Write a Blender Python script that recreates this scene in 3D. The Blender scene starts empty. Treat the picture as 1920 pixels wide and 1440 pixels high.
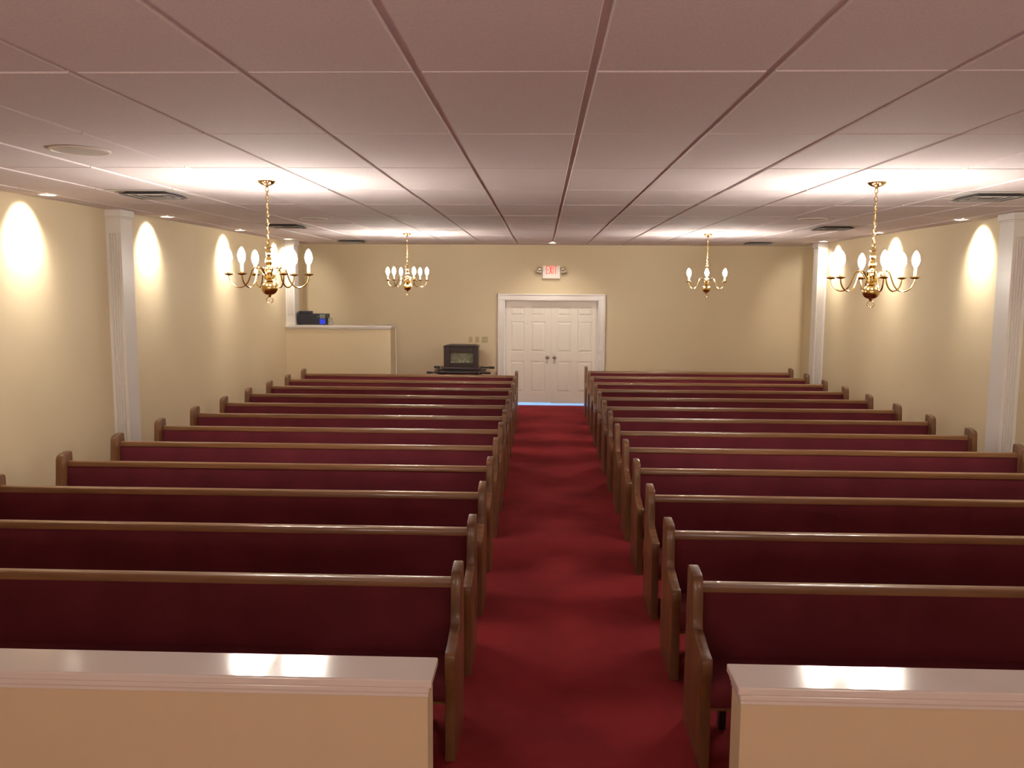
import bpy, bmesh, math, random
from mathutils import Vector, Matrix
random.seed(7)
PI = math.pi
C = bpy.context.scene.collection
scene = bpy.context.scene

# ------------------------------------------------------------------ room dimensions (metres)
XL, XR = -4.68, 5.02
YB, YF = 16.70, -3.4
ZC = 3.121
XM = 0.178
TX, TY = 0.6523, 1.3046
TY0 = 3.268

# ------------------------------------------------------------------ materials
def mat(name, col, rough=0.5, metal=0.0, spec=0.5, noise=None, bump=None, emit=None, coat=0.0, alpha=None, trans=0.0):
    m = bpy.data.materials.new(name); m.use_nodes = True
    nt = m.node_tree; N = nt.nodes; L = nt.links
    b = N['Principled BSDF']
    b.inputs['Base Color'].default_value = (*col, 1)
    b.inputs['Roughness'].default_value = rough
    b.inputs['Metallic'].default_value = metal
    b.inputs['Specular IOR Level'].default_value = spec
    b.inputs['Coat Weight'].default_value = coat
    b.inputs['Transmission Weight'].default_value = trans
    if emit:
        b.inputs['Emission Color'].default_value = (*emit[0], 1)
        b.inputs['Emission Strength'].default_value = emit[1]
    tc = None
    if noise or bump:
        tc = N.new('ShaderNodeTexCoord')
    if noise:   # (scale xyz, amount dark colour, contrast)
        sc, col2, detail = noise
        mp = N.new('ShaderNodeMapping'); mp.inputs['Scale'].default_value = sc
        L.new(tc.outputs['Object'], mp.inputs['Vector'])
        nz = N.new('ShaderNodeTexNoise'); nz.inputs['Scale'].default_value = 1.0; nz.inputs['Detail'].default_value = detail
        L.new(mp.outputs['Vector'], nz.inputs['Vector'])
        cr = N.new('ShaderNodeValToRGB')
        cr.color_ramp.elements[0].position = 0.34; cr.color_ramp.elements[0].color = (*col2, 1)
        cr.color_ramp.elements[1].position = 0.66; cr.color_ramp.elements[1].color = (*col, 1)
        L.new(nz.outputs['Fac'], cr.inputs['Fac']); L.new(cr.outputs['Color'], b.inputs['Base Color'])
    if bump:    # (scale, strength, distance)
        nb = N.new('ShaderNodeTexNoise'); nb.inputs['Scale'].default_value = bump[0]; nb.inputs['Detail'].default_value = 4
        L.new(tc.outputs['Object'], nb.inputs['Vector'])
        bp = N.new('ShaderNodeBump'); bp.inputs['Strength'].default_value = bump[1]; bp.inputs['Distance'].default_value = bump[2]
        L.new(nb.outputs['Fac'], bp.inputs['Height']); L.new(bp.outputs['Normal'], b.inputs['Normal'])
    return m

M = {}
M['wall'] = mat('cream wall paint', (0.67, 0.555, 0.37), 0.55, noise=((1.2, 1.2, 1.2), (0.65, 0.535, 0.355), 3), bump=(60, 0.05, 0.003))
M['ceil'] = mat('white ceiling tile', (0.74, 0.655, 0.665), 0.9, spec=0.2, noise=((90, 90, 90), (0.67, 0.59, 0.60), 4), bump=(180, 0.25, 0.002))
M['tee'] = mat('ceiling grid metal', (0.52, 0.45, 0.42), 0.5)
M['trim'] = mat('white gloss trim', (0.78, 0.73, 0.70), 0.13, noise=((3, 3, 3), (0.75, 0.70, 0.67), 2), bump=(25, 0.06, 0.002))
M['column'] = mat('white column paint', (0.74, 0.70, 0.67), 0.35)
M['door'] = mat('white door paint', (0.80, 0.74, 0.66), 0.42, bump=(40, 0.04, 0.002))
M['carpet'] = mat('red carpet', (0.31, 0.029, 0.034), 0.95, spec=0.1, noise=((1.3, 1.3, 1.3), (0.20, 0.018, 0.022), 5), bump=(420, 0.8, 0.008))
M['fabric'] = mat('maroon upholstery', (0.150, 0.026, 0.038), 0.9, spec=0.1, noise=((3.0, 3.0, 3.0), (0.115, 0.020, 0.029), 8), bump=(600, 0.5, 0.003))
M['oak_v'] = mat('oak end grain vertical', (0.19, 0.084, 0.032), 0.40, noise=((9, 28, 2.2), (0.108, 0.043, 0.016), 6), coat=0.2, bump=(40, 0.08, 0.002))
M['oak_h'] = mat('oak rail grain', (0.27, 0.127, 0.052), 0.32, noise=((1.6, 30, 30), (0.18, 0.078, 0.030), 6), coat=0.3)
M['brass'] = mat('polished brass', (0.83, 0.61, 0.24), 0.16, metal=1.0, noise=((20, 20, 20), (0.72, 0.50, 0.18), 2))
M['sleeve'] = mat('ivory candle sleeve', (0.85, 0.72, 0.48), 0.5, noise=((40, 40, 40), (0.8, 0.66, 0.42), 2))
M['bulb'] = mat('lit candle bulb', (1, 0.9, 0.7), 0.3, emit=((1.0, 0.92, 0.80), 335.0))
M['lamp_lens'] = mat('lit downlight lens', (1, 0.9, 0.7), 0.3, emit=((1.0, 0.88, 0.70), 14.0))
M['can'] = mat('white downlight trim', (0.85, 0.80, 0.72), 0.4)
M['black'] = mat('black metal', (0.02, 0.018, 0.02), 0.4)
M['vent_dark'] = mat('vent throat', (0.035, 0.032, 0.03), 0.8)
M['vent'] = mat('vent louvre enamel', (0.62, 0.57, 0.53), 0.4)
M['vent_grey'] = mat('dark grey louvre', (0.10, 0.092, 0.088), 0.6, noise=((30, 30, 30), (0.07, 0.064, 0.06), 3))  # mottled dark grey for the louvre cones, darker than their lips
M['grille'] = mat('speaker grille', (0.62, 0.55, 0.51), 0.6, noise=((220, 220, 220), (0.45, 0.40, 0.37), 1))
M['dark_wood'] = mat('dark walnut', (0.034, 0.014, 0.013), 0.38, noise=((3, 30, 30), (0.018, 0.008, 0.008), 5), coat=0.15)
M['case_back'] = mat('grey case lining', (0.50, 0.47, 0.38), 0.8, noise=((12, 12, 12), (0.30, 0.28, 0.22), 3))
M['pale_item'] = mat('pale glossy finish', (0.78, 0.74, 0.68), 0.25)
M['plate'] = mat('almond switch plate', (0.42, 0.35, 0.17), 0.4)
M['toggle'] = mat('ivory toggle', (0.78, 0.72, 0.55), 0.35)
M['chrome'] = mat('aged nickel', (0.35, 0.32, 0.29), 0.25, metal=1.0)
M['sign_white'] = mat('white sign housing', (0.85, 0.80, 0.74), 0.45)
M['sign_red'] = mat('lit red letters', (0.9, 0.15, 0.12), 0.5, emit=((1.0, 0.075, 0.055), 0.55))
M['head'] = mat('grey lamp head plastic', (0.42, 0.36, 0.27), 0.5)
M['lens'] = mat('lamp head reflector', (0.9, 0.85, 0.75), 0.12, metal=0.9)
M['unit'] = mat('blue black plastic', (0.013, 0.017, 0.03), 0.4, noise=((8, 8, 8), (0.010, 0.013, 0.024), 2))
M['unit_grey'] = mat('grey green panel', (0.16, 0.19, 0.18), 0.4)
M['screen'] = mat('blue lit display', (0.01, 0.02, 0.3), 0.3, emit=((0.03, 0.06, 0.9), 0.55))
M['porch'] = mat('pale concrete', (0.75, 0.75, 0.78), 0.7, noise=((4, 4, 4), (0.65, 0.66, 0.70), 4))

mg = bpy.data.materials.new('clear glass'); mg.use_nodes = True
_n = mg.node_tree.nodes; _l = mg.node_tree.links; _n.clear()
_o = _n.new('ShaderNodeOutputMaterial'); _m = _n.new('ShaderNodeMixShader'); _t = _n.new('ShaderNodeBsdfTransparent'); _g = _n.new('ShaderNodeBsdfGlossy')
_g.inputs['Roughness'].default_value = 0.06; _t.inputs['Color'].default_value = (0.93, 0.96, 0.93, 1); _m.inputs['Fac'].default_value = 0.10
_l.new(_t.outputs[0], _m.inputs[1]); _l.new(_g.outputs[0], _m.inputs[2]); _l.new(_m.outputs[0], _o.inputs['Surface'])
M['glass'] = mg

# ------------------------------------------------------------------ helpers
def bx(bm, x0, x1, y0, y1, z0, z1, bev=0.0, seg=1):
    """box between two corners added to a bmesh, optionally bevelled"""
    t = bmesh.new()
    bmesh.ops.create_cube(t, size=1.0)
    for v in t.verts:
        v.co = Vector((x0 + (v.co.x + .5) * (x1 - x0), y0 + (v.co.y + .5) * (y1 - y0), z0 + (v.co.z + .5) * (z1 - z0)))
    if bev > 0:
        bmesh.ops.bevel(t, geom=t.edges[:] , offset=bev, segments=seg, affect='EDGES', profile=0.5)
    merge(bm, t)

def merge(bm, t, mtx=None):
    if mtx is not None:
        bmesh.ops.transform(t, matrix=mtx, verts=t.verts)
    me = bpy.data.meshes.new('tmp'); t.to_mesh(me); t.free(); bm.from_mesh(me); bpy.data.meshes.remove(me)

def prism(bm, pts, axis, a0, a1, bev=0.0, seg=2):
    """polygon outline pts (u,v) extruded along axis 'x' (u=y,v=z), 'y' (u=x,v=z) or 'z' (u=x,v=y)"""
    t = bmesh.new()
    def P(u, v, a):
        return {'x': (a, u, v), 'y': (u, a, v), 'z': (u, v, a)}[axis]
    A = [t.verts.new(P(u, v, a0)) for u, v in pts]
    B = [t.verts.new(P(u, v, a1)) for u, v in pts]
    n = len(pts)
    t.faces.new(A); t.faces.new(B[::-1])
    for i in range(n):
        t.faces.new((A[i], B[i], B[(i + 1) % n], A[(i + 1) % n]))
    bmesh.ops.recalc_face_normals(t, faces=t.faces[:])
    if bev > 0:
        es = [e for e in t.edges if any(len(f.verts) == n for f in e.link_faces)]
        bmesh.ops.bevel(t, geom=es, offset=bev, segments=seg, affect='EDGES', profile=0.5)
    merge(bm, t)

def lathe(bm, prof, seg=24, mtx=None, cap=True):
    """profile of (radius, z) spun about z"""
    t = bmesh.new(); rings = []
    for r, z in prof:
        if r < 1e-5:
            rings.append([t.verts.new((0, 0, z))])
        else:
            rings.append([t.verts.new((r * math.cos(2 * PI * i / seg), r * math.sin(2 * PI * i / seg), z)) for i in range(seg)])
    for a, b in zip(rings, rings[1:]):
        for i in range(seg):
            j = (i + 1) % seg
            if len(a) == 1 and len(b) == 1: continue
            if len(a) == 1: t.faces.new((a[0], b[i], b[j]))
            elif len(b) == 1: t.faces.new((a[i], a[j], b[0]))
            else: t.faces.new((a[i], a[j], b[j], b[i]))
    if cap:
        for r in (rings[0], rings[-1]):
            if len(r) > 1:
                try: t.faces.new(r)
                except ValueError: pass
    bmesh.ops.recalc_face_normals(t, faces=t.faces[:])
    merge(bm, t, mtx)

def tube(bm, pts, r, seg=8, closed=False):
    """round tube along a list of points; r may be a number or a list"""
    pts = [Vector(p) for p in pts]; n = len(pts)
    R = r if isinstance(r, (list, tuple)) else [r] * n
    t = bmesh.new(); rings = []; up = None
    for i, p in enumerate(pts):
        if closed: d = (pts[(i + 1) % n] - pts[i - 1])
        else: d = pts[min(i + 1, n - 1)] - pts[max(i - 1, 0)]
        d.normalize()
        if up is None:
            up = Vector((0, 0, 1)) if abs(d.z) < 0.9 else Vector((1, 0, 0))
        s = d.cross(up); s.normalize(); up = s.cross(d); up.normalize()
        rings.append([t.verts.new(p + (s * math.cos(2 * PI * k / seg) + up * math.sin(2 * PI * k / seg)) * R[i]) for k in range(seg)])
    m = n if closed else n - 1
    for i in range(m):
        a, b = rings[i], rings[(i + 1) % n]
        for k in range(seg):
            j = (k + 1) % seg
            t.faces.new((a[k], a[j], b[j], b[k]))
    if not closed:
        t.faces.new(rings[0][::-1]); t.faces.new(rings[-1])
    bmesh.ops.recalc_face_normals(t, faces=t.faces[:])
    merge(bm, t)

def obj(name, bm, m, parent=None, smooth=False, loc=None):
    me = bpy.data.meshes.new(name); bm.to_mesh(me); bm.free()
    me.materials.append(M[m])
    if smooth:
        me.polygons.foreach_set('use_smooth', [True] * len(me.polygons))
        try: me.set_sharp_from_angle(angle=math.radians(smooth if smooth > 1 else 40))
        except Exception: pass
    o = bpy.data.objects.new(name, me); C.objects.link(o)
    if parent: o.parent = parent
    if loc: o.location = loc
    return o

def tag(o, label, cat, group=None, kind=None):
    o['label'] = label; o['category'] = cat
    if group: o['group'] = group
    if kind: o['kind'] = kind
    return o

def struct(name, bm, m, label=None, cat=None, smooth=False):
    o = obj(name, bm, m, smooth=smooth); o['kind'] = 'structure'
    if label: o['label'] = label
    if cat: o['category'] = cat
    return o

def thing(name, label, cat, loc=(0, 0, 0), rotz=0.0, group=None):
    o = bpy.data.objects.new(name, None); C.objects.link(o)
    o.empty_display_size = 0.1
    o.location = loc; o.rotation_euler = (0, 0, rotz)
    return tag(o, label, cat, group)

def dup(src, loc, rotz=0.0, label=None, group=None):
    r = src.copy(); C.objects.link(r); r.location = loc; r.rotation_euler = (0, 0, rotz)
    if label: r['label'] = label
    if group: r['group'] = group
    for ch in list(src.children):
        c = ch.copy(); C.objects.link(c); c.parent = r
        for g in list(ch.children):
            d = g.copy(); C.objects.link(d); d.parent = c
    return r

# ------------------------------------------------------------------ floor, walls, ceiling
bm = bmesh.new(); bx(bm, XL - .2, XR + .2, YF - .2, YB, -0.1, 0); struct('floor', bm, 'carpet', 'red wall-to-wall carpet running down the aisle between the pews', 'floor')
bm = bmesh.new(); bx(bm, -8, 8, YB, YB + 6, -0.12, -0.02); struct('floor_porch', bm, 'porch', 'pale ground outside glimpsed under the double doors', 'ground')
bm = bmesh.new(); bx(bm, XL - .2, XL, YF - .2, YB + .2, -.1, ZC + .2); struct('wall_left', bm, 'wall', 'cream wall on the left with round light scallops', 'wall')
bm = bmesh.new(); bx(bm, XR, XR + .2, YF - .2, YB + .2, -.1, ZC + .2); struct('wall_right', bm, 'wall', 'cream wall on the right with light scallops', 'wall')
bm = bmesh.new(); bx(bm, XL - .2, XR + .2, YF - .2, YF, -.1, ZC + .2); struct('wall_front', bm, 'wall', 'cream wall behind the platform', 'wall')
DX0, DX1, DZ = -0.753, 1.109, 2.068       # door opening
bm = bmesh.new()
bx(bm, XL - .2, DX0, YB, YB + .2, -.1, ZC + .2); bx(bm, DX1, XR + .2, YB, YB + .2, -.1, ZC + .2); bx(bm, DX0, DX1, YB, YB + .2, DZ, ZC + .2)
struct('wall_back', bm, 'wall', 'cream back wall around the white double doors', 'wall')

# ceiling: metal grid plane with lay-in tiles dropping a little below it
bm = bmesh.new()
bx(bm, XL - .2, XR + .2, YF - .2, YB + .2, ZC + .010, ZC + .2)
gap = 0.026
xs = [XM + TX * k for k in range(-9, 10)]
ys = [TY0 + TY * k for k in range(-7, 13)]
def tile(x0, x1, y0, y1, zj=0.0, j=(0, 0)):
    c = 0.006; z0, z1 = ZC + zj, ZC + .0102
    vb = [bm.verts.new((x + sx * c, y + sy * c, z0 + dz)) for (x, y, sx, sy, dz) in ((x0, y0, 1, 1, 0), (x1, y0, -1, 1, j[0]), (x1, y1, -1, -1, j[0] + j[1]), (x0, y1, 1, -1, j[1]))]
    vt = [bm.verts.new((x, y, z1)) for x, y in ((x0, y0), (x1, y0), (x1, y1), (x0, y1))]
    bm.faces.new(vb[::-1])
    for i in range(4): bm.faces.new((vb[i], vb[(i + 1) % 4], vt[(i + 1) % 4], vt[i]))
random.seed(11)
for x0, x1 in zip(xs, xs[1:]):
    for y0, y1 in zip(ys, ys[1:]):
        a0, a1, b0, b1 = max(x0 + gap / 2, XL), min(x1 - gap / 2, XR), max(y0 + .005, YF), min(y1 - .005, YB)
        if a1 - a0 > .02 and b1 - b0 > .02: tile(a0, a1, b0, b1, random.uniform(-.0012, .001), (random.uniform(-.0012, .0012), random.uniform(-.001, .001)))
bmesh.ops.recalc_face_normals(bm, faces=bm.faces[:])
struct('ceiling', bm, 'ceil', 'suspended ceiling of large white tiles in a metal grid', 'ceiling')

# baseboards
def base(name, x0, x1, y0, y1):
    bm = bmesh.new(); bx(bm, x0, x1, y0, y1, 0, .10, .006); struct(name, bm, 'trim', 'white baseboard at the foot of the wall', 'baseboard')
base('baseboard_left', XL, XL + .015, YF, 15.5)
base('baseboard_right', XR - .015, XR, YF, YB)
base('baseboard_back', DX1 + .13, XR, YB - .015, YB)

# ------------------------------------------------------------------ door casing, double doors
bm = bmesh.new()
for x0, x1, s in ((DX0 - .115, DX0 + .0, -1), (DX1 - .0, DX1 + .115, 1)):
    bx(bm, x0, x1, YB - .022, YB, 0, DZ - .001, .004)
    xo = (x0, x0 + .028) if s < 0 else (x1 - .028, x1)
    bx(bm, xo[0], xo[1], YB - .038, YB, 0, DZ + .115, .006)
bx(bm, DX0 - .115, DX1 + .115, YB - .022, YB, DZ, DZ + .112, .004)
bx(bm, DX0 - .115, DX1 + .115, YB - .038, YB, DZ + .085, DZ + .113, .006)
# jamb lining inside the opening
bx(bm, DX0, DX0 + .018, YB - .02, YB + .2, 0, DZ); bx(bm, DX1 - .018, DX1, YB - .02, YB + .2, 0, DZ); bx(bm, DX0, DX1, YB - .02, YB + .2, DZ - .012, DZ)
struct('trim_1', bm, 'trim', 'white moulded casing around the double doors', 'door casing')

def door(name, x0, x1, panels, zb, knob_x, label, peep=None):
    yf = YB + .110
    bm = bmesh.new()
    rows = ((1.636 + .002, 1.938), )
    R = ((1.757, 1.938), (1.045, 1.636), (.251, .858))
    bx(bm, x0, x1, yf + .012, yf + .045, zb, DZ - .013)
    # stiles and rails standing proud
    zt = DZ - .013
    xsv = [x0, panels[0][0], panels[0][1], panels[1][0], panels[1][1], x1]
    for a, b in ((xsv[0], xsv[1]), (xsv[2], xsv[3]), (xsv[4], xsv[5])): bx(bm, a, b, yf, yf + .014, zb, zt, .003)
    zs = [zb, R[2][0], R[2][1], R[1][0], R[1][1], R[0][0], R[0][1], zt]
    for a, b in ((zs[0], zs[1]), (zs[2], zs[3]), (zs[4], zs[5]), (zs[6], zs[7])):
        bx(bm, panels[0][0] - .002, panels[0][1] + .002, yf, yf + .014, a, b, .003)
        bx(bm, panels[1][0] - .002, panels[1][1] + .002, yf, yf + .014, a, b, .003)
    for pa, pb in panels:
        for za, zb2 in R:   # raised field with sloped edges
            q, i = .012, .045
            lo = [(pa + q, za + q), (pb - q, za + q), (pb - q, zb2 - q), (pa + q, zb2 - q)]
            hi = [(pa + i, za + i), (pb - i, za + i), (pb - i, zb2 - i), (pa + i, zb2 - i)]
            A = [bm.verts.new((x, yf + .0125, z)) for x, z in lo]; B = [bm.verts.new((x, yf + .002, z)) for x, z in hi]
            bm.faces.new(B)
            for k in range(4): bm.faces.new((A[k], A[(k + 1) % 4], B[(k + 1) % 4], B[k]))
    bmesh.ops.recalc_face_normals(bm, faces=bm.faces[:])
    d = struct(name, bm, 'door', label, 'door')
    if peep: bm = bmesh.new(); bx(bm, x1 - .03, x1 + .03, yf + .046, yf + .056, zb, DZ - .013); obj('meeting_strip', bm, 'door', d)
    # knob with rose
    bm = bmesh.new()
    lathe(bm, [(0, .066), (.018, .064), (.028, .052), (.029, .042), (.022, .030), (.012, .022), (.012, .010), (.036, .008), (.038, 0)], 20, Matrix.Translation((knob_x, yf, .94)) @ Matrix.Rotation(PI / 2, 4, 'X'))
    k = obj('door_knob', bm, 'chrome', d, smooth=True); k['label'] = 'round tarnished metal knob'
    bm = bmesh.new(); bx(bm, knob_x - .016, knob_x + .016, yf - .004, yf, .815, .885, .002)
    lathe(bm, [(0, .012), (.011, .010), (.013, 0)], 14, Matrix.Translation((knob_x, yf - .004, .85)) @ Matrix.Rotation(PI / 2, 4, 'X'))
    obj('latch_plate', bm, 'vent', d, smooth=True)
    if peep:
        bm = bmesh.new(); lathe(bm, [(0, .006), (.007, .005), (.009, 0)], 12, Matrix.Translation((peep[0], yf, peep[1])) @ Matrix.Rotation(PI / 2, 4, 'X'))
        obj('peephole', bm, 'brass', d)
    return d
door('door_1', DX0 + .020, 0.1775, ((-.620, -.352), (-.216, .058)), .040, .106, 'white six-panel door leaf on the left of the pair', (-.286, 1.596))
door('door_2', 0.1785, DX1 - .020, ((.300, .574), (.708, .980)), .028, .250, 'white six-panel door leaf on the right of the pair')

# ------------------------------------------------------------------ square fluted columns against the side walls
def column(name, x0, x1, y0, y1, zb, label):
    bm = bmesh.new()
    w = x1 - x0; n = 4; m = w * .16; p = (w - 2 * m) / n
    # plan outline with flutes cut in the face that looks down the room
    pts = [(x0, y1), (x0, y0)]
    for i in range(n):
        a = x0 + m + i * p
        for k in range(7):
            t = k / 6; pts.append((a + p * (.14 + .72 * t), y0 + .018 * math.sin(PI * t)))
    pts += [(x1, y0), (x1, y1)]
    prism(bm, pts, 'z', zb + .16, ZC - .25)
    bx(bm, x0, x1, y0, y1, ZC - .25, ZC, 0); bx(bm, x0, x1, y0, y1, zb, zb + .16, 0)
    s = .022
    xa, xb = (x0 - .0, x1 + s) if x0 < 0 else (x0 - s, x1)
    bx(bm, xa, xb, y0 - s, y1 + s, ZC - .075, ZC - .001, .008, 2)
    bx(bm, xa + (s * .5 if x0 > 0 else 0), xb - (s * .5 if x0 < 0 else 0), y0 - s * .5, y1 + s * .5, ZC - .095, ZC - .075, .004)
    if zb == 0: bx(bm, xa, xb, y0 - s, y1 + s, 0, .14, .006)
    bmesh.ops.recalc_face_normals(bm, faces=bm.faces[:])
    struct(name, bm, 'column', label, 'pilaster')
CW = .165
column('trim_2', XL, XL + CW, 9.12, 9.38, 0, 'white fluted pilaster on the left wall between the two nearest scallops')
column('trim_3', XL, XL + CW, 15.52, 15.80, 1.60, 'white fluted pilaster standing on the beige half wall at the back')
column('trim_4', XR - CW, XR, 9.12, 9.40, 0, 'white fluted pilaster at the right edge of the picture')
column('trim_5', XR - CW, XR, 15.42, 15.68, 0, 'white fluted pilaster on the right wall near the back corner')

# ------------------------------------------------------------------ booth half wall at the back left
bm = bmesh.new()
bx(bm, XL, -2.76, 15.50, 15.64, 0, 1.545); bx(bm, -2.90, -2.76, 15.64, 16.06, 0, 1.545)
struct('wall_booth', bm, 'wall', 'cream half wall closing off the back left corner', 'half wall')
bm = bmesh.new()
bx(bm, XL, -2.735, 15.455, 15.96, 1.560, 1.597, .006, 2); bx(bm, -2.925, -2.735, 15.90, 16.12, 1.560, 1.597, .006, 2)
bx(bm, XL, -2.745, 15.475, 15.50, 1.535, 1.560, .004); bx(bm, -2.76, -2.745, 15.475, 16.1, 1.535, 1.56, .003)
bx(bm, -2.91, -2.75, 16.06, 16.085, 0, 1.56, .004); bx(bm, -2.775, -2.748, 16.03, 16.10, 0, 1.55, .003)
bx(bm, XL, -2.90, 15.64, 15.94, 1.53, 1.56)
struct('trim_6', bm, 'trim', 'white cap and end board of the half wall at the back left', 'wall cap')

# ------------------------------------------------------------------ half walls in the foreground
def front_wall(i, x0, x1, side, lab):
    bm = bmesh.new(); bx(bm, x0, x1, 2.93, 3.075, 0, .90)
    struct('wall_front_rail_%s' % side, bm, 'wall', 'cream half wall across the ' + lab + ' foreground', 'half wall')
    e = .018
    a, b = (x0, x1 + e) if side == 'left' else (x0 - e, x1)
    bm = bmesh.new()
    bx(bm, a, b, 2.905, 3.100, .898, .930, .006, 3)
    e2 = .009
    a2, b2 = (x0, x1 + e2) if side == 'left' else (x0 - e2, x1)
    bx(bm, a2, b2, 2.915, 3.090, .872, .899, .008, 3)
    a3, b3 = (x0, x1 + .004) if side == 'left' else (x0 - .004, x1)
    bx(bm, a3, b3, 2.924, 3.081, .856, .874, .003, 2)
    struct('trim_%d' % i, bm, 'trim', 'glossy white cap board on the ' + lab + ' foreground half wall', 'wall cap')
front_wall(7, XL, -.400, 'left', 'left')
front_wall(8, .724, XR, 'right', 'right')

# ------------------------------------------------------------------ pews
PL = 3.75    # overall length
def make_pew(label, group):
    t = thing('church_pew', label, 'pew', (0, 0, 0), 0, group)
    # end panel profile in (y, z); y = 0 at the front of the arm
    pr = [(0.012, 0), (0.012, .22), (.022, .33), (.012, .42), (0, .48), (0, .535), (.004, .548), (.016, .557), (.05, .560), (.10, .566), (.15, .577), (.19, .588), (.225, .597), (.262, .600),
          (.272, .612), (.279, .66), (.286, .74), (.294, .825), (.305, .850), (.325, .865), (.37, .873), (.42, .879), (.452, .878), (.468, .868), (.473, .85), (.476, .7), (.482, .5), (.486, .3), (.486, 0)]
    for s in (-1, 1):
        bm = bmesh.new()
        x0 = -PL / 2 if s < 0 else PL / 2 - .052
        prism(bm, pr, 'x', x0, x0 + .052, .006, 2)
        obj('end_panel', bm, 'oak_v', t, smooth=True)
    xa, xb = -PL / 2 + .050, PL / 2 - .050
    # upholstered back, leaning a little
    bm = bmesh.new()
    pad = [(.352, .40), (.346, .43), (.352, .50), (.366, .62), (.380, .74), (.386, .755), (.396, .757), (.412, .757), (.412, .40)]
    prism(bm, pad, 'x', xa, xb, 0)
    obj('backrest', bm, 'fabric', t, smooth=True)
    bm = bmesh.new(); prism(bm, [(.410, .30), (.410, .757), (.436, .757), (.436, .30)], 'x', xa, xb, 0)
    obj('back_panel', bm, 'oak_h', t)
    bm = bmesh.new()
    prism(bm, [(.378, .755), (.377, .785), (.382, .795), (.392, .799), (.428, .799), (.438, .794), (.442, .785), (.442, .755)], 'x', xa, xb, 0)
    obj('top_rail', bm, 'oak_h', t, smooth=True)
    # seat cushion over a board
    bm = bmesh.new()
    prism(bm, [(.040, .295), (.024, .312), (.018, .350), (.018, .385), (.028, .412), (.055, .428), (.12, .435), (.25, .428), (.36, .418), (.36, .295)], 'x', xa, xb, 0)
    obj('seat', bm, 'fabric', t, smooth=True)
    bm = bmesh.new(); bx(bm, xa, xb, .06, .38, .270, .296)
    obj('seat_board', bm, 'oak_h', t)
    for k in (-.97, 0, .97):
        bm = bmesh.new(); xk = k * (PL / 2 - .14)
        prism(bm, [(.045, .272), (.438, .272), (.438, .0), (.385, .0), (.375, .20), (.34, .235), (.07, .240), (.045, .252)], 'x', xk - .018, xk + .018, 0)
        obj('support_bracket', bm, 'black', t)
    return t
ORD = ['first', 'second', 'third', 'fourth', 'fifth', 'sixth', 'seventh', 'eighth', 'ninth', 'tenth', 'eleventh', 'twelfth', 'thirteenth']
def plabel(side, n, last):
    if n == 0: return 'maroon pew with oak ends %s of the aisle, directly behind the foreground half wall' % side
    if n == last: 
        return ('maroon pew with oak ends, rearmost row %s of the aisle, ' % side) + ('before the cream half wall' if side == 'left' else 'nearest the back wall')
    return 'maroon upholstered pew with oak ends, %s row from the foreground, %s of the aisle' % (ORD[n], side)
Y0, DP = 3.955, 0.9365
pew0 = None
for side, xc, rows in (('left', -.405 - PL / 2, 12), ('right', .785 + PL / 2, 13)):
    for n in range(rows):
        lab = plabel(side, n, rows - 1); g = 'maroon pews on the %s of the aisle' % side
        loc = (xc, Y0 + DP * n, 0)
        if pew0 is None:
            pew0 = make_pew(lab, g); pew0.location = loc
        else: dup(pew0, loc, 0, lab, g)

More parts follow.
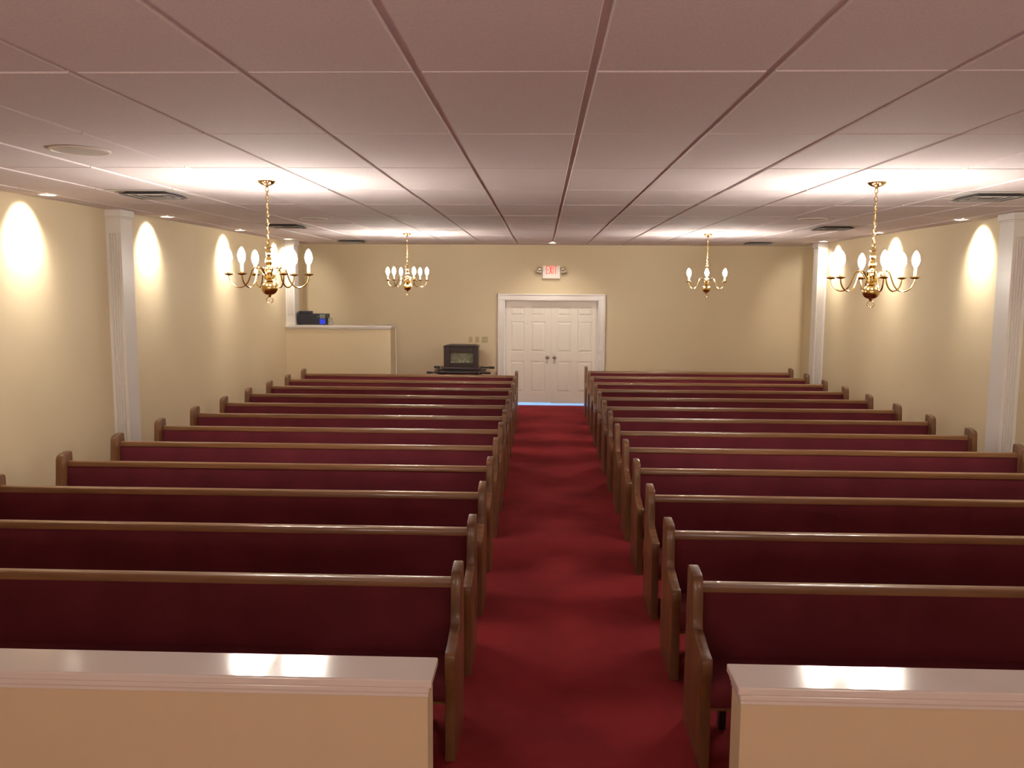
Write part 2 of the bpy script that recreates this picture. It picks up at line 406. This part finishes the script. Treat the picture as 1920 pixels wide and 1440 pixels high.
# ------------------------------------------------------------------ chandeliers
def make_chandelier(label, group):
    t = thing('chandelier', label, 'chandelier', (0, 0, 0), 0, group)     # origin at the ceiling
    z = lambda v: v - ZC
    bm = bmesh.new()
    lathe(bm, [(.0, z(3.075)), (.010, z(3.076)), (.014, z(3.084)), (.040, z(3.092)), (.060, z(3.106)), (.068, z(3.118)), (.068, z(ZC))], 32)
    obj('canopy', bm, 'brass', t, smooth=True)
    # chain of oval links
    bm = bmesh.new(); zz = 3.074; k = 0
    while zz > 2.655:
        c = zz - .017; pts = []
        for i in range(14):
            a = 2 * PI * i / 14; u = .0115 * math.cos(a); w = .0195 * math.sin(a)
            pts.append((u, 0, z(c) + w) if k % 2 == 0 else (0, u, z(c) + w))
        tube(bm, pts, .0032, 6, closed=True); zz -= .0305; k += 1
    obj('chain', bm, 'brass', t, smooth=True)
    bm = bmesh.new(); tube(bm, [(0.004 * math.sin(i * 2.1), .004 * math.cos(i * 1.7), z(3.08 - i * .03)) for i in range(15)], .0022, 6)
    obj('cord', bm, 'sleeve', t, smooth=True)
    # turned column, hub, bowl
    bm = bmesh.new()
    lathe(bm, [(0, z(2.645)), (.008, z(2.643)), (.010, z(2.628)), (.024, z(2.622)), (.026, z(2.616)), (.012, z(2.608)), (.015, z(2.595)), (.022, z(2.575)), (.018, z(2.555)), (.010, z(2.545)),
               (.021, z(2.535)), (.027, z(2.515)), (.024, z(2.490)), (.012, z(2.478)), (.013, z(2.470)), (.030, z(2.462)), (.032, z(2.454)), (.018, z(2.445)), (.020, z(2.425)), (.042, z(2.408)), (.044, z(2.384)), (.022, z(2.372)), (.02, z(2.355))], 28)
    tube(bm, [(.013 * math.cos(2 * PI * i / 14), 0, z(2.652) + .013 * math.sin(2 * PI * i / 14)) for i in range(14)], .003, 6, closed=True)
    obj('stem', bm, 'brass', t, smooth=True)
    bm = bmesh.new()
    lathe(bm, [(.02, z(2.366)), (.030, z(2.360)), (.044, z(2.352)), (.058, z(2.335)), (.064, z(2.312)), (.062, z(2.292)), (.050, z(2.270)), (.032, z(2.257)), (.014, z(2.252)), (.012, z(2.244)), (.008, z(2.238)), (0, z(2.236))], 32)
    obj('bowl', bm, 'brass', t, smooth=True)
    bm = bmesh.new(); tube(bm, [(.025 * math.cos(2 * PI * i / 20), 0, z(2.212) + .025 * math.sin(2 * PI * i / 20)) for i in range(20)], .0032, 6, closed=True)
    obj('pull_ring', bm, 'brass', t, smooth=True)
    # six S-shaped arms
    ctrl = [(.035, 2.395), (.060, 2.430), (.085, 2.458), (.108, 2.462), (.128, 2.440), (.142, 2.400), (.160, 2.355), (.188, 2.322), (.222, 2.310), (.258, 2.320), (.286, 2.346), (.300, 2.380), (.303, 2.404)]
    for a in range(6):
        an = a * PI / 3; ca, sa = math.cos(an), math.sin(an)
        def rot(bm2):
            bmesh.ops.transform(bm2, matrix=Matrix.Rotation(an, 4, 'Z'), verts=bm2.verts)
        sm = []
        for i in range(len(ctrl) - 1):
            p0 = ctrl[max(i - 1, 0)]; p1 = ctrl[i]; p2 = ctrl[i + 1]; p3 = ctrl[min(i + 2, len(ctrl) - 1)]
            for u in (0, .5):
                f = lambda q: .5 * ((2 * p1[q]) + (-p0[q] + p2[q]) * u + (2 * p0[q] - 5 * p1[q] + 4 * p2[q] - p3[q]) * u * u + (-p0[q] + 3 * p1[q] - 3 * p2[q] + p3[q]) * u ** 3)
                sm.append((f(0), 0, z(f(1))))
        sm.append((ctrl[-1][0], 0, z(ctrl[-1][1])))
        bm = bmesh.new(); tube(bm, sm, .0058, 8); rot(bm)
        arm = obj('arm', bm, 'brass', t, smooth=True)
        T = Matrix.Rotation(an, 4, 'Z') @ Matrix.Translation((.303, 0, 0))
        bm = bmesh.new(); lathe(bm, [(.0, z(2.400)), (.012, z(2.401)), (.030, z(2.407)), (.037, z(2.414)), (.036, z(2.416)), (.028, z(2.411)), (.013, z(2.409)), (.014, z(2.424)), (.0, z(2.424))], 20, T, cap=False)
        obj('drip_pan', bm, 'brass', arm, smooth=True)
        bm = bmesh.new(); lathe(bm, [(0, z(2.420)), (.0115, z(2.420)), (.0115, z(2.488)), (.009, z(2.492)), (0, z(2.492))], 14, T)
        obj('candle_sleeve', bm, 'sleeve', arm, smooth=True)
        bm = bmesh.new(); lathe(bm, [(0, z(2.488)), (.011, z(2.491)), (.022, z(2.508)), (.0285, z(2.534)), (.027, z(2.560)), (.018, z(2.586)), (.008, z(2.602)), (0, z(2.608))], 12, T)
        b = obj('bulb', bm, 'bulb', arm, smooth=True); b['label'] = 'glowing flame-shaped bulb'
    return t
G = 'brass chandeliers hanging from the ceiling'
ch = make_chandelier('six-arm brass chandelier hanging nearest the left wall, in front of the scallops', G)
ch.location = (-2.122, 6.62, ZC); ch.rotation_euler = (0, 0, math.radians(8))
dup(ch, (2.493, 6.62, ZC), math.radians(-35.5), 'six-arm brass chandelier nearest the camera on the right side', G)
dup(ch, (-2.073, 13.15, ZC), math.radians(-2), 'smaller-looking brass chandelier at the back, left of the double doors', G)
dup(ch, (2.458, 13.0, ZC), math.radians(19), 'smaller-looking brass chandelier at the back, right of the double doors', G)

# ------------------------------------------------------------------ recessed downlights
def spot(parent, loc, aim, power, size, blend, rad=.03, col=(1.0, .92, .78)):
    l = bpy.data.lights.new('downlight_or_fill', 'SPOT'); l.energy = power; l.spot_size = math.radians(size); l.spot_blend = blend  # shared by the downlights and the added fill spots
    l.shadow_soft_size = rad; l.color = col
    o = bpy.data.objects.new('downlight_or_fill', l); C.objects.link(o)
    o.location = loc; d = Vector(aim) - Vector(loc); o.rotation_euler = d.to_track_quat('-Z', 'Y').to_euler()
    if parent: o.parent = parent
    return o
def make_downlight(label, group):
    t = thing('recessed_downlight', label, 'downlight', (0, 0, 0), 0, group)
    bm = bmesh.new(); lathe(bm, [(.066, .0), (.070, -.004), (.086, -.006), (.090, -.003), (.091, .0), (.091, .004)], 28, cap=False)
    obj('trim_ring', bm, 'can', t, smooth=True)
    bm = bmesh.new(); lathe(bm, [(.0, -.0035), (.030, -.0045), (.055, -.004), (.068, -.001), (.068, .002), (0, .002)], 24, cap=False)
    l = obj('lens', bm, 'lamp_lens', t, smooth=True); l['label'] = 'glowing round lens'
    return t
G2 = 'recessed downlights along the side walls'
DLY = (7.64, 10.09, 12.52, 14.90)
first = None
for side, x, wx, s in (('left', XL + .25, XL, -1), ('right', XR - .25, XR, 1)):
    for i, y in enumerate(DLY):
        if side == 'right' and i == 0: continue
        if side == 'left': lab = 'lit round downlight beside the left wall, ' + ('nearest the camera', 'just behind the fluted pilaster', 'third counting from the camera', 'above the pilaster on the half wall')[i]
        else: lab = 'lit round downlight beside the right wall, ' + ('', 'nearest the camera', 'behind the hanging chandelier chain', 'at the back pilaster')[i]
        loc = (x, y, ZC - .002)
        if first is None: first = make_downlight(lab, G2); first.location = loc; d = first
        else: d = dup(first, loc, 0, lab, G2)
center_dl = dup(first, (.175, 15.80, ZC - .002), 0, 'lone lit round downlight in the ceiling above the exit sign'); 
del center_dl['group']
WASH = 130.0
for y in DLY:
    for x, s in ((XL + .25, -1), (XR - .25, 1)):
        spot(None, (x, y, ZC - .03), (x + s * .25, y, ZC - .33), WASH, 84, .85, .045)
        spot(None, (x, y, ZC - .03), (x, y, 0), 34.0, 130, .9)
        if y == DLY[3]: spot(None, (x, y, ZC - .03), (x + s * .12, 15.5, ZC - .42), 60, 64, .8)
spot(None, (.175, 15.80, ZC - .03), (.175, 16.10, 0), 78.0, 136, .95, .05)

# ------------------------------------------------------------------ unseen fill lights added behind the viewpoint, without fixtures
for x in (-2.6, .178, 2.9):
    l = bpy.data.lights.new('fill_light', 'POINT'); l.energy = 62; l.color = (1.0, .90, .80); l.shadow_soft_size = .35
    o = bpy.data.objects.new('fill_light', l); C.objects.link(o); o.location = (x, -2.6, 1.6)
for x in (-1.9, 2.3):
    spot(None, (x, -1.9, 1.9), (x, -1.2, ZC), 240, 150, .9, .15, (1.0, .86, .80))  # upward spots added to brighten the near ceiling, no fixture modelled

# ------------------------------------------------------------------ ceiling air diffusers and flush speakers
def make_vent(label, group):
    t = thing('air_diffuser', label, 'air vent', (0, 0, 0), 0, group)      # origin: centre, at tile face
    def ring(bm, a, za, b, zb, th=.0015):
        va = [(a * sx, a * sy, za) for sx, sy in ((-1, -1), (1, -1), (1, 1), (-1, 1))]
        vb = [(b * sx, b * sy, zb) for sx, sy in ((-1, -1), (1, -1), (1, 1), (-1, 1))]
        A = [bm.verts.new(v) for v in va]; B = [bm.verts.new(v) for v in vb]
        A2 = [bm.verts.new((v[0], v[1], v[2] - th)) for v in va]; B2 = [bm.verts.new((v[0], v[1], v[2] - th)) for v in vb]
        for k in range(4):
            j = (k + 1) % 4
            bm.faces.new((A[k], A[j], B[j], B[k])); bm.faces.new((A2[k], B2[k], B2[j], A2[j]))
            bm.faces.new((B[k], B[j], B2[j], B2[k])); bm.faces.new((A[k], A2[k], A2[j], A[j]))
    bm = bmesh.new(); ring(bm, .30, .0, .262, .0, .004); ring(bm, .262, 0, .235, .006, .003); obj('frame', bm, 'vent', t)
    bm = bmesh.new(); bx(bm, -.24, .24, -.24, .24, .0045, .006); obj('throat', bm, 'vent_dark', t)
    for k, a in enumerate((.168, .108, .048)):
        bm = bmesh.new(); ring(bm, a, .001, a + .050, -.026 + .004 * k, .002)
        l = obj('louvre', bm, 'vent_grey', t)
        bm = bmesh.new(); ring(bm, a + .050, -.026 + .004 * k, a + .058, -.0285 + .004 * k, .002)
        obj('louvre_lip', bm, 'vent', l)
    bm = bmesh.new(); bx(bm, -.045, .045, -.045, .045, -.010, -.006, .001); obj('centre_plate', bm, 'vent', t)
    return t
G3 = 'square ceiling air diffusers'
v0 = None
for x, y, lab in ((-3.41, 7.52, 'nearest the left wall and the camera'), (-3.41, 11.43, 'on the left, behind the chandelier chain'), (-3.41, 15.34, 'at the back left, over the half wall'),
                  (3.77, 7.52, 'at the right edge of the picture'), (3.77, 11.43, 'on the right, left of the chandelier chain'), (3.77, 15.34, 'at the back right, near the back wall')):
    lab = 'square ceiling air diffuser ' + lab
    if v0 is None: v0 = make_vent(lab, G3); v0.location = (x, y, ZC - .0035)
    else: dup(v0, (x, y, ZC - .0035), 0, lab, G3)
G4 = 'round flush ceiling speakers'
s0 = None
for x, y, lab in ((-2.76, 5.12, 'round flush speaker in the ceiling tile at upper left'), (-2.75, 10.3, 'faint round flush ceiling speaker on the left beyond the chandelier'), (3.10, 10.1, 'faint round flush ceiling speaker on the right beyond the chandelier')):
    if s0 is None:
        s0 = thing('ceiling_speaker', lab, 'speaker', (x, y, ZC - .003), 0, G4)
        bm = bmesh.new(); lathe(bm, [(.150, .002), (.152, -.006), (.162, -.008), (.170, -.004), (.171, .003)], 40, cap=False); obj('rim', bm, 'can', s0, smooth=True)
        bm = bmesh.new(); lathe(bm, [(0, -.007), (.08, -.0065), (.152, -.003), (.152, .002)], 40, cap=False); obj('grille', bm, 'grille', s0, smooth=True)
    else: dup(s0, (x, y, ZC - .003), 0, lab, G4)

# ------------------------------------------------------------------ exit sign with emergency lamp heads
t = thing('exit_sign', 'white EXIT sign with red letters and twin lamp heads above the doors', 'exit sign', (.168, YB, 2.60))
bm = bmesh.new(); bx(bm, -.168, .168, -.062, 0, -.122, .122, .006, 2); obj('housing', bm, 'sign_white', t)
bm = bmesh.new()
yl0, yl1 = -.066, -.061; zb_, H_ = -.032, .152; w_ = .015
def bar(x0, x1, z0, z1): bx(bm, x0, x1, yl0, yl1, z0, z1)
def diag(xa, za, xb, zb2):
    d = w_ * .62
    prism(bm, [(xa - d, za), (xa + d, za), (xb + d, zb2), (xb - d, zb2)], 'y', yl0, yl1)
ox = -.102
bar(ox, ox + w_, zb_, zb_ + H_); 
for zz in (zb_, zb_ + H_ / 2 - w_ * .45, zb_ + H_ - w_): bar(ox + w_, ox + .052, zz, zz + w_ * .9)
ox = -.036; diag(ox + .0, zb_, ox + .046, zb_ + H_); diag(ox + .046, zb_, ox + .0, zb_ + H_)
ox = .026; bar(ox, ox + w_, zb_, zb_ + H_)
ox = .054; bar(ox, ox + .054, zb_ + H_ - w_, zb_ + H_); bar(ox + .027 - w_ / 2, ox + .027 + w_ / 2, zb_, zb_ + H_ - w_)
l = obj('letters', bm, 'sign_red', t); l['label'] = 'lit red EXIT lettering'
for s, tilt in ((-1, .25), (1, -.18)):
    bm = bmesh.new()
    mt = Matrix.Translation((s * .232, -.045, .035)) @ Matrix.Rotation(tilt, 4, 'Y') @ Matrix.Rotation(-.45, 4, 'X')
    q = bmesh.new(); bx(q, -.055, .055, -.035, .035, -.065, .060, .014, 2); merge(bm, q, mt)
    tube(bm, [(s * .165, -.03, .03), (s * .19, -.03, .03)], .012, 10)
    hd = obj('lamp_head', bm, 'head', t, smooth=True)
    bm = bmesh.new(); lathe(bm, [(0, .030), (.026, .024), (.042, .008), (.045, 0)], 20, mt @ Matrix.Translation((0, -.034, .012)) @ Matrix.Rotation(PI / 2, 4, 'X'))
    obj('reflector', bm, 'lens', hd, smooth=True)

# ------------------------------------------------------------------ switch plates
def plate(x0, x1, n, lab, grp=True):
    t = thing('light_switch', lab, 'light switch', ((x0 + x1) / 2, YB, 1.285), 0, 'almond wall plates beside the doors')
    w = (x1 - x0) / 2
    bm = bmesh.new(); bx(bm, -w, w, -.008, 0, -.056, .056, .004, 2); obj('cover_plate', bm, 'plate', t)
    for k in range(n):
        cx = 0 if n == 1 else (-.025 + .050 * k)
        bm = bmesh.new(); bx(bm, cx - .008, cx + .008, -.020, -.007, -.022 if k else -.010, .004 if k else .018, .003); obj('toggle', bm, 'toggle' if n > 1 else 'plate', t)
plate(-1.431, -1.362, 1, 'single almond switch plate farthest from the door casing')
plate(-1.301, -1.232, 1, 'single almond switch plate between the other two plates')
plate(-1.173, -1.056, 2, 'double almond switch plate closest to the door casing')

# ------------------------------------------------------------------ glass-fronted case on a bier with carrying poles
bx0, by0 = -1.530, 16.20
t = thing('carrying_bier', 'dark wooden bier with carrying poles standing by the back wall', 'bier', (bx0, by0, 0))
bm = bmesh.new()
prism(bm, [(-.43, .665), (.37, .665), (.45, .690), (.47, .735), (-.50, .735), (-.47, .690)], 'y', -.20, .22, .006, 2)
bx(bm, -.42, .37, -.12, .16, .733, .752, .006); obj('tray', bm, 'dark_wood', t)
for y in (-.235, .25):
    bm = bmesh.new(); zz = .705 if y < 0 else .760
    x0 = -.63 if y < 0 else -.55; x1 = .57 if y < 0 else .615
    tube(bm, [(x0, y, zz), (x1, y, zz)], .016, 10)
    p = obj('carrying_pole', bm, 'dark_wood', t, smooth=True)
    for xa, xb in ((x0 - .005, x0 + .10), (x1 - .10, x1 + .005)):
        bm = bmesh.new(); tube(bm, [(xa, y, zz), (xa + .008, y, zz), (xb - .008, y, zz), (xb, y, zz)], [.018, .023, .023, .018], 12)
        obj('handle_grip', bm, 'black', p, smooth=True)
for x in (-.415, .355):
    bm = bmesh.new(); bx(bm, x - .014, x + .014, -.258, -.198, .675, .745, .004); obj('pole_bracket', bm, 'chrome', t)
    bm = bmesh.new(); bx(bm, x - .014, x + .014, .218, .272, .70, .785, .004); obj('pole_bracket', bm, 'chrome', t)
for x in (-.34, .30):
    for y in (-.15, .17):
        bm = bmesh.new(); lathe(bm, [(.024, 0), (.018, .05), (.014, .3), (.018, .55), (.026, .666)], 12, Matrix.Translation((x, y, 0))); obj('leg', bm, 'dark_wood', t, smooth=True)
t = thing('display_case', 'dark wooden glass-fronted case with lid sitting on the bier', 'display case', (-1.525, 16.20, .752))
bm = bmesh.new(); hw = .322; hd_ = .16
bx(bm, -.345, .345, -.185, .185, 0, .045, .008, 2)
bx(bm, -hw, -hw + .012, -hd_, hd_, .045, .43); bx(bm, hw - .012, hw, -hd_, hd_, .045, .43); bx(bm, -hw, hw, -hd_, hd_, .42, .432); bx(bm, -hw, hw, hd_ - .012, hd_, .045, .43)
obj('body', bm, 'dark_wood', t)
bm = bmesh.new()
bx(bm, -hw, -.206, -hd_ - .014, -hd_, .045, .43, .004); bx(bm, .231, hw, -hd_ - .014, -hd_, .045, .43, .004)
bx(bm, -.206, .231, -hd_ - .014, -hd_, .335, .43, .004); bx(bm, -.206, .231, -hd_ - .014, -hd_, .045, .127, .004)
obj('front_frame', bm, 'dark_wood', t)
bm = bmesh.new(); bx(bm, -.206, .231, -hd_ - .006, -hd_ - .003, .127, .335); obj('glass_pane', bm, 'glass', t)
bm = bmesh.new(); bx(bm, -.305, .305, -.095, -.085, .05, .415); bx(bm, -.305, .305, -hd_ + .005, -.095, .105, .128); obj('lining', bm, 'case_back', t)
bm = bmesh.new()
prism(bm, [(-.338, .432), (.338, .432), (.338, .445), (.27, .470), (-.22, .470), (-.338, .445)], 'y', -.178, .178, .003, 1)
obj('lid', bm, 'dark_wood', t)
bm = bmesh.new()  # small pale rounded shapes set just behind the pane
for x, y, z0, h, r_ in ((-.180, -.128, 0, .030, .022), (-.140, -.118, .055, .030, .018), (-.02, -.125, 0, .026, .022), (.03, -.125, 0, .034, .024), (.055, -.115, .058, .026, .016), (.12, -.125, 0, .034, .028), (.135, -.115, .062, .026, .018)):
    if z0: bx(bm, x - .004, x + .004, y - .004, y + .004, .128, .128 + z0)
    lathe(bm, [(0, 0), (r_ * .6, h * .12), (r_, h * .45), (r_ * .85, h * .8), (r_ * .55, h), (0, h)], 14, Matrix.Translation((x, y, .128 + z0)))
o = obj('pale_shapes', bm, 'pale_item', t, smooth=True); o['label'] = 'small pale shapes behind the glass'

# ------------------------------------------------------------------ stereo unit on the half wall
t = thing('stereo_unit', 'blue-black boxy stereo unit with lit blue display on the half wall cap', 'stereo', (-4.20, 15.72, 1.597))
bm = bmesh.new(); bx(bm, -.285, .235, -.15, .16, .012, .205, .006, 2)
for x in (-.25, .20):
    for y in (-.12, .13): bx(bm, x - .015, x + .015, y - .015, y + .015, 0, .014)
obj('cabinet', bm, 'unit', t)
bm = bmesh.new(); bx(bm, .125, .225, -.156, -.149, .120, .195, .003); obj('control_panel', bm, 'unit_grey', t)
bm = bmesh.new(); bx(bm, .125, .225, -.156, -.149, .020, .108, .003); s = obj('display', bm, 'screen', t); s['label'] = 'blue lit display'
bm = bmesh.new(); lathe(bm, [(0, .01), (.012, .009), (.014, 0)], 14, Matrix.Translation((.095, -.15, .155)) @ Matrix.Rotation(PI / 2, 4, 'X')); obj('knob', bm, 'unit_grey', t)
bm = bmesh.new(); bx(bm, -.12, .10, -.09, .09, 0, .045, .008, 2)
o = obj('remote_receiver', bm, 'unit', None, loc=(-4.36, 15.72, 1.804)); tag(o, 'small flat dark box lying on top of the blue-black stereo unit', 'receiver')
bm = bmesh.new(); prism(bm, [(-.035, 0), (.045, 0), (.02, .13), (-.035, .13)], 'y', -.06, .06, .004, 1)
o = obj('wedge_speaker', bm, 'case_back', None, loc=(-3.92, 15.74, 1.597)); tag(o, 'small grey wedge speaker right of the stereo on the half wall', 'speaker')

# ------------------------------------------------------------------ daylight outside (reaches the room only under the doors)
w = bpy.data.worlds.new('World'); scene.world = w; w.use_nodes = True
bgn = w.node_tree.nodes['Background']; sky = w.node_tree.nodes.new('ShaderNodeTexSky')
sky.sky_type = 'HOSEK_WILKIE'; sky.turbidity = 3.0; sky.sun_direction = (0.3, -0.5, 0.8)
w.node_tree.links.new(sky.outputs['Color'], bgn.inputs['Color']); bgn.inputs['Strength'].default_value = 14.0

# ------------------------------------------------------------------ camera
cam = bpy.data.cameras.new('camera'); co = bpy.data.objects.new('camera', cam); C.objects.link(co)
cam.sensor_width = 36; cam.sensor_fit = 'HORIZONTAL'; cam.lens = 1603.0 / 1920 * 36; cam.clip_start = .05; cam.clip_end = 200
R = Matrix.Rotation(.0347, 4, 'Z') @ Matrix.Rotation(PI / 2 - .1143, 4, 'X') @ Matrix.Rotation(.0063, 4, 'Z')
co.matrix_world = Matrix.Translation((0, 0, 2.334)) @ R
scene.camera = co

scene.view_settings.view_transform = 'Standard'; scene.view_settings.look = 'None'
scene.view_settings.exposure = 0.0; scene.view_settings.gamma = 1.0
scene.view_settings.use_curve_mapping = False
scene.cycles.max_bounces = 8; scene.cycles.diffuse_bounces = 5; scene.cycles.glossy_bounces = 4
scene.cycles.use_denoising = True
scene.cycles.use_light_tree = True
scene.cycles.sample_clamp_indirect = 6.0
scene.cycles.caustics_reflective = False; scene.cycles.caustics_refractive = False
